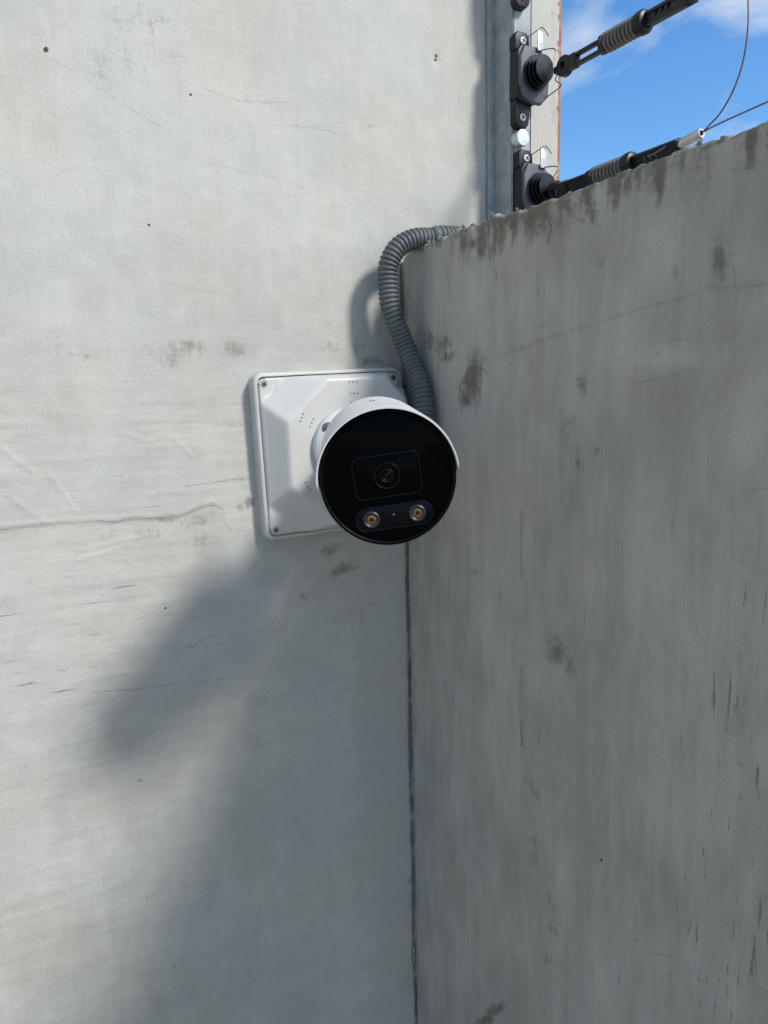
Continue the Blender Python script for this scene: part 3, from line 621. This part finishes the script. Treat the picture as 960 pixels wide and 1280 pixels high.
# ------------------------------------------------------------------ fence insulators on the post
m_ins = simple('black_plastic', (.0065, .0072, .0085), .42, spec=.35, var=.2, vscale=80, dust=.10, dustcol=(.05, .05, .05))
m_insg = simple('worn_black_plastic', (.075, .083, .094), .5, spec=.4, var=.25, vscale=70, dust=.3, dustcol=(.12, .12, .12))
m_wire = simple('steel_wire', (.16, .15, .14), .45, .7, var=.2, vscale=300)
m_strap = simple('bright_steel_strip', (.55, .55, .53), .4, .4, var=.1, vscale=150)
def make_insulator(label):
    t = empty('fence_insulator', None, label, 'insulator', 'black insulators bolted to the channel post')
    # origin: centre of the reel on the post's front face; x right, z up, -y out
    b1 = MB(); b1.prism([(-.0150, -.020), (-.0145, .017), (-.0105, .0215), (.0115, .0215), (.0145, .012), (.0145, -.016), (.0055, -.0225), (-.0105, -.0225)], 0, -.0105, .0012)
    b1.build('bracket_body', m_ins, t)
    tp = MB(); tp.prism([(-.0150, .018), (-.0150, .0290), (-.0120, .0325), (-.0030, .0325), (.0000, .0295), (.0005, .0180)], 0, -.0075, .0010); tp.build('mounting_tab', m_ins, t)
    bt = MB(); bt.prism([(-.0140, -.020), (.0040, -.020), (.0010, -.0290), (.0000, -.0390), (-.0030, -.0420), (-.0110, -.0420), (-.0140, -.0390)], 0, -.0075, .0010); bt.build('mounting_tab', m_ins, t)
    screw(t, (-.0070, -.0077, .0255), .0031, m_strap); screw(t, (-.0070, -.0077, -.0340), .0031, m_strap)
    fl_ = MB(); fl_.prism([(-.0105, -.0190), (-.0140, -.009), (-.0140, .011), (-.0095, .0200), (.0050, .0205), (.0145, .0135), (.0175, .000), (.0160, -.0165), (.0090, -.0235), (-.0040, -.0225)], -.0095, -.0135, .0014); fl_.build('flange', m_insg, t)
    rl = MB(); pr = [(0.0115, .013)]
    for k in range(4):
        y0 = .0132+k*.0034; rr = .0122-.0010*k; pr += [(rr*.62, y0), (rr*.62, y0+.0020), (rr, y0+.0022), (rr+.0003, y0+.0026), (rr, y0+.0030), (rr*.62, y0+.0033)]
    pr += [(0, y0+.0034)]; rl.T = Matrix.Translation((.001, 0, -.001)); rl.lathe(pr, 36, 'Y', sy=1.12); rl.build('reel', simple('reel_black', (.0035, .0035, .004), .35, spec=.35), t)
    cl = MB(); cl.box((.0050, -.0150, .0255), (.0052, .0010, .0165), .0002); cl.box((.0076, -.0130, .0255), (.0008, .0050, .0165), .0002); cl.build('steel_clip', m_strap, t)
    w1 = MB(); p_, _ = spline([(-.0045, -.0090, .0275), (.0010, -.0150, .0315), (.0048, -.0165, .0345), (.0085, -.0165, .0335), (.0125, -.0170, .0290)], 26); w1.tube(p_, .00042, 6); w1.build('clip_wire', m_wire, t)
    return t
q1 = onY(667, 92, YF-.012); q2 = onY(671, 237, YF-.012); dz = q1[2]-q2[2]
ins = make_insulator('black reel insulator higher on the channel post, next to the tensioner against open sky')
ins.location = (q1[0]-.001, YF, q1[2])
i2 = copy_tree(ins); i2['label'] = 'black reel insulator low on the channel post, half sunk behind the low wall top'; i2.location = (q2[0]-.001, YF, q2[2])
i3 = copy_tree(ins); i3['label'] = 'black reel insulator at the top edge of the picture, only its lower tab in view'; i3.location = (q1[0]-.001, YF, q1[2]+dz*1.02)

# ------------------------------------------------------------------ tensioners with springs, running out over the low wall
m_spr = simple('weathered_spring', (.125, .115, .098), .6, .1, var=.15, vscale=90)
def make_tensioner(label, roll, web=False):
    t = empty('wire_tensioner', None, label, 'wire tensioner', 'spring tensioners on the security fence')
    k = MB(); k.T = Matrix.Rotation(roll, 4, 'X')
    # eye
    eye = MB(); eye.T = k.T.copy(); eye.lathe([(.0072, -.0032), (.0078, -.0024), (.0078, .0024), (.0072, .0032), (.0030, .0032), (.0030, -.0032), (.0072, -.0032)], 28)
    eye.T = k.T @ Matrix.Translation((-.0085, 0, 0)); eye.box((.002, .0, 0), (.010, .0058, .0050), .0015)
    eye.T = k.T.copy(); eye.box((.0095, 0, 0), (.010, .0112, .0060), .0015); eye.build('eye', m_ins, t)
    rd = MB(); rd.T = k.T.copy()
    for s in (-1, 1): rd.box((.0260, s*.0037, 0), (.0300, .0026, .0044), .0007)
    if web: rd.box((.0270, 0, 0), (.0260, .0060, .0030), 0)
    rd.box((.0420, 0, 0), (.0070, .0128, .0070), .0014); rd.build('twin_rods', m_ins, t)
    sp = MB(); turns = 8.5; L0, L1 = .0450, .0760; m = int(turns*28); pts_ = []
    for i in range(m+1):
        a = 2*math.pi*turns*i/m; pts_.append((L0+(L1-L0)*i/m, .0062*math.cos(a), .0062*math.sin(a)))
    sp.tube(pts_, .00130, 12); sp.build('coil_spring', m_spr, t, smooth=60)
    cr2 = MB(); cr2.tube([(.040, 0, 0), (.078, 0, 0)], .0046, 20); cr2.build('spring_core', m_ins, t)
    fg = MB(); fg.lathe([(0, .0765), (.0070, .0765), (.0080, .0772), (.0082, .0815), (.0074, .0830), (.0060, .0838), (0, .0838)], 32, 'X'); fg.build('end_flange', m_ins, t)
    bar = MB(); bar.T = k.T.copy()
    for s in (-1, 1): bar.box((.1035, s*.0035, 0), (.0420, .0026, .0062), .0007)
    for a, b2 in ((.083, .0925), (.0951, .0977), (.1001, .1030), (.1054, .1180)): bar.box(((a+b2)/2, 0, 0), (b2-a, .0050, .0044), 0)
    bar.T = k.T @ Matrix.Translation((.1215, 0, 0)); bar.lathe([(0, -.0030), (.0040, -.0031), (.0048, -.0024), (.0048, .0024), (.0040, .0031), (0, .0030)], 28)
    bar.T = k.T.copy(); bar.box((.1190, 0, 0), (.0060, .0096, .0060), .0007); bar.build('slotted_bar', m_ins, t)
    return t
TX = .115
def place_t(o, u0, v0, u1, v1, s0, s1):
    """lay the tensioner between two measured points of the plane x = TX; s0,s1: their places along the tensioner"""
    a = Vector(onX(u0, v0, TX)); b2 = Vector(onX(u1, v1, TX)); d_ = (b2-a).normalized(); side = d_.cross(Vector((0, 0, 1))).normalized(); up_ = side.cross(d_)
    M = Matrix((d_.to_4d(), side.to_4d(), up_.to_4d(), (0, 0, 0, 1))).transposed()
    for i in range(3): M[3][i] = 0
    M[3][3] = 1; org = a.lerp(b2, .5)-d_*(s0+s1)/2
    for i in range(3): M[i][3] = org[i]
    o.matrix_world = M; return M
t1 = make_tensioner('upper black wire tensioner with grey coil spring, seen against the sky', R(90))
M1 = place_t(t1, 712, 79.5, 797, 32, 0, .080)
t2 = make_tensioner('lower black wire tensioner with grey coil spring lying just above the low wall edge', R(62), True)
M2 = place_t(t2, 703, 236, 779, 208, 0, .080)
def wire(name, pts_, r, label, cat='wire', mat=None, n=60, group=None):
    p_, _ = spline(pts_, n); mb = MB(); mb.tube(p_, r, 8); return mb.build(name, mat or m_wire, None, label, cat, group)
# binding wires: from each reel out to its tensioner's eye and back
def tie(ins_o, M, label):
    c0 = ins_o.location; e = M @ Vector((-.0105, 0, 0))
    loop = [c0+Vector((.006, -.0150, .0180)), c0+Vector((.012, -.026, .0150)), e+Vector((0, .004, .0035)), e+Vector((.0005, -.003, 0)), e+Vector((.001, .002, -.006)), c0+Vector((.0150, -.030, -.0135)), c0+Vector((.010, -.0150, -.0195))]
    wire('tie_wire', loop, .00048, label, n=50)
tie(ins, M1, 'thin steel tie wire joining the upper insulator and the upper tensioner')
tie(i2, M2, 'thin steel tie wire joining the lower insulator and the lower tensioner')
# aluminium crimp sleeve and the fence wires
m_al = simple('aluminium_sleeve', (.55, .53, .50), .42, .75, var=.12, vscale=250)
ca = Vector(onX(850, 181, TX)); cb2 = Vector(onX(877, 166, TX)); dr = (cb2-ca).normalized()
slv = MB(); side = dr.cross(Vector((0, 0, 1))).normalized(); Mx = Matrix((dr.to_4d(), side.to_4d(), side.cross(dr).to_4d(), (0, 0, 0, 1))).transposed()
for i in range(3): Mx[3][i] = 0
Mx[3][3] = 1
for i in range(3): Mx[i][3] = ca[i]
slv.T = Mx; Ls = (cb2-ca).length; slv.lathe([(.0019, 0), (.0032, 0), (.0034, .0005), (.0034, Ls-.0004), (.0031, Ls), (.0018, Ls), (.0018, .0), (.0019, 0)], 24, 'X')
slv.build('crimp_sleeve', m_al, None, 'short aluminium crimp sleeve joining fence wires above the low wall', 'crimp sleeve')
bar_end = M2 @ Vector((.1190, 0, 0))
wire('hook_wire', [M2 @ Vector((.100, .004, -.001)), M2 @ Vector((.110, .0052, -.0005)), bar_end+Vector((-.001, -.004, .004)), ca.lerp(cb2, .1), ca.lerp(cb2, .3)], .0006, 'thin wire loop through the end of the lower tensioner')
wire('hook_wire', [ca.lerp(cb2, .12)+Vector((0, .001, -.002)), ca+Vector((-.001, -.0035, -.007)), ca+Vector((-.001, -.008, -.0085)), cb2+Vector((-.001, .004, -.008)), cb2+Vector((0, -.0005, -.005)), cb2+Vector((0, .001, -.0015))], .00055, 'small bent wire tail hanging under the crimp sleeve')
m_fw = simple('purple_brown_wire', (.13, .085, .12), .45, .4, var=.2, vscale=200)
far = [tuple(onX(a, b_, TX)) for a, b_ in ((877, 166), (900, 154), (960, 127), (1010, 104), (1200, 20))]
wire('fence_wire', [tuple(ca.lerp(cb2, .4))]+far, .00055, 'straight taut fence wire leaving the crimp sleeve to the right', 'fence wire', m_fw)
lp_ = [tuple(onX(a, b_, TX+.0015)) for a, b_ in ((877, 166), (889, 154), (902, 139), (917, 112), (928, 80), (934, 45), (935.5, 10), (933, -30), (925, -80), (905, -130))]
wire('fence_wire', [tuple(ca.lerp(cb2, .4))]+lp_, .00055, 'slack fence wire looping upward from the crimp sleeve', 'fence wire', m_fw, 90)
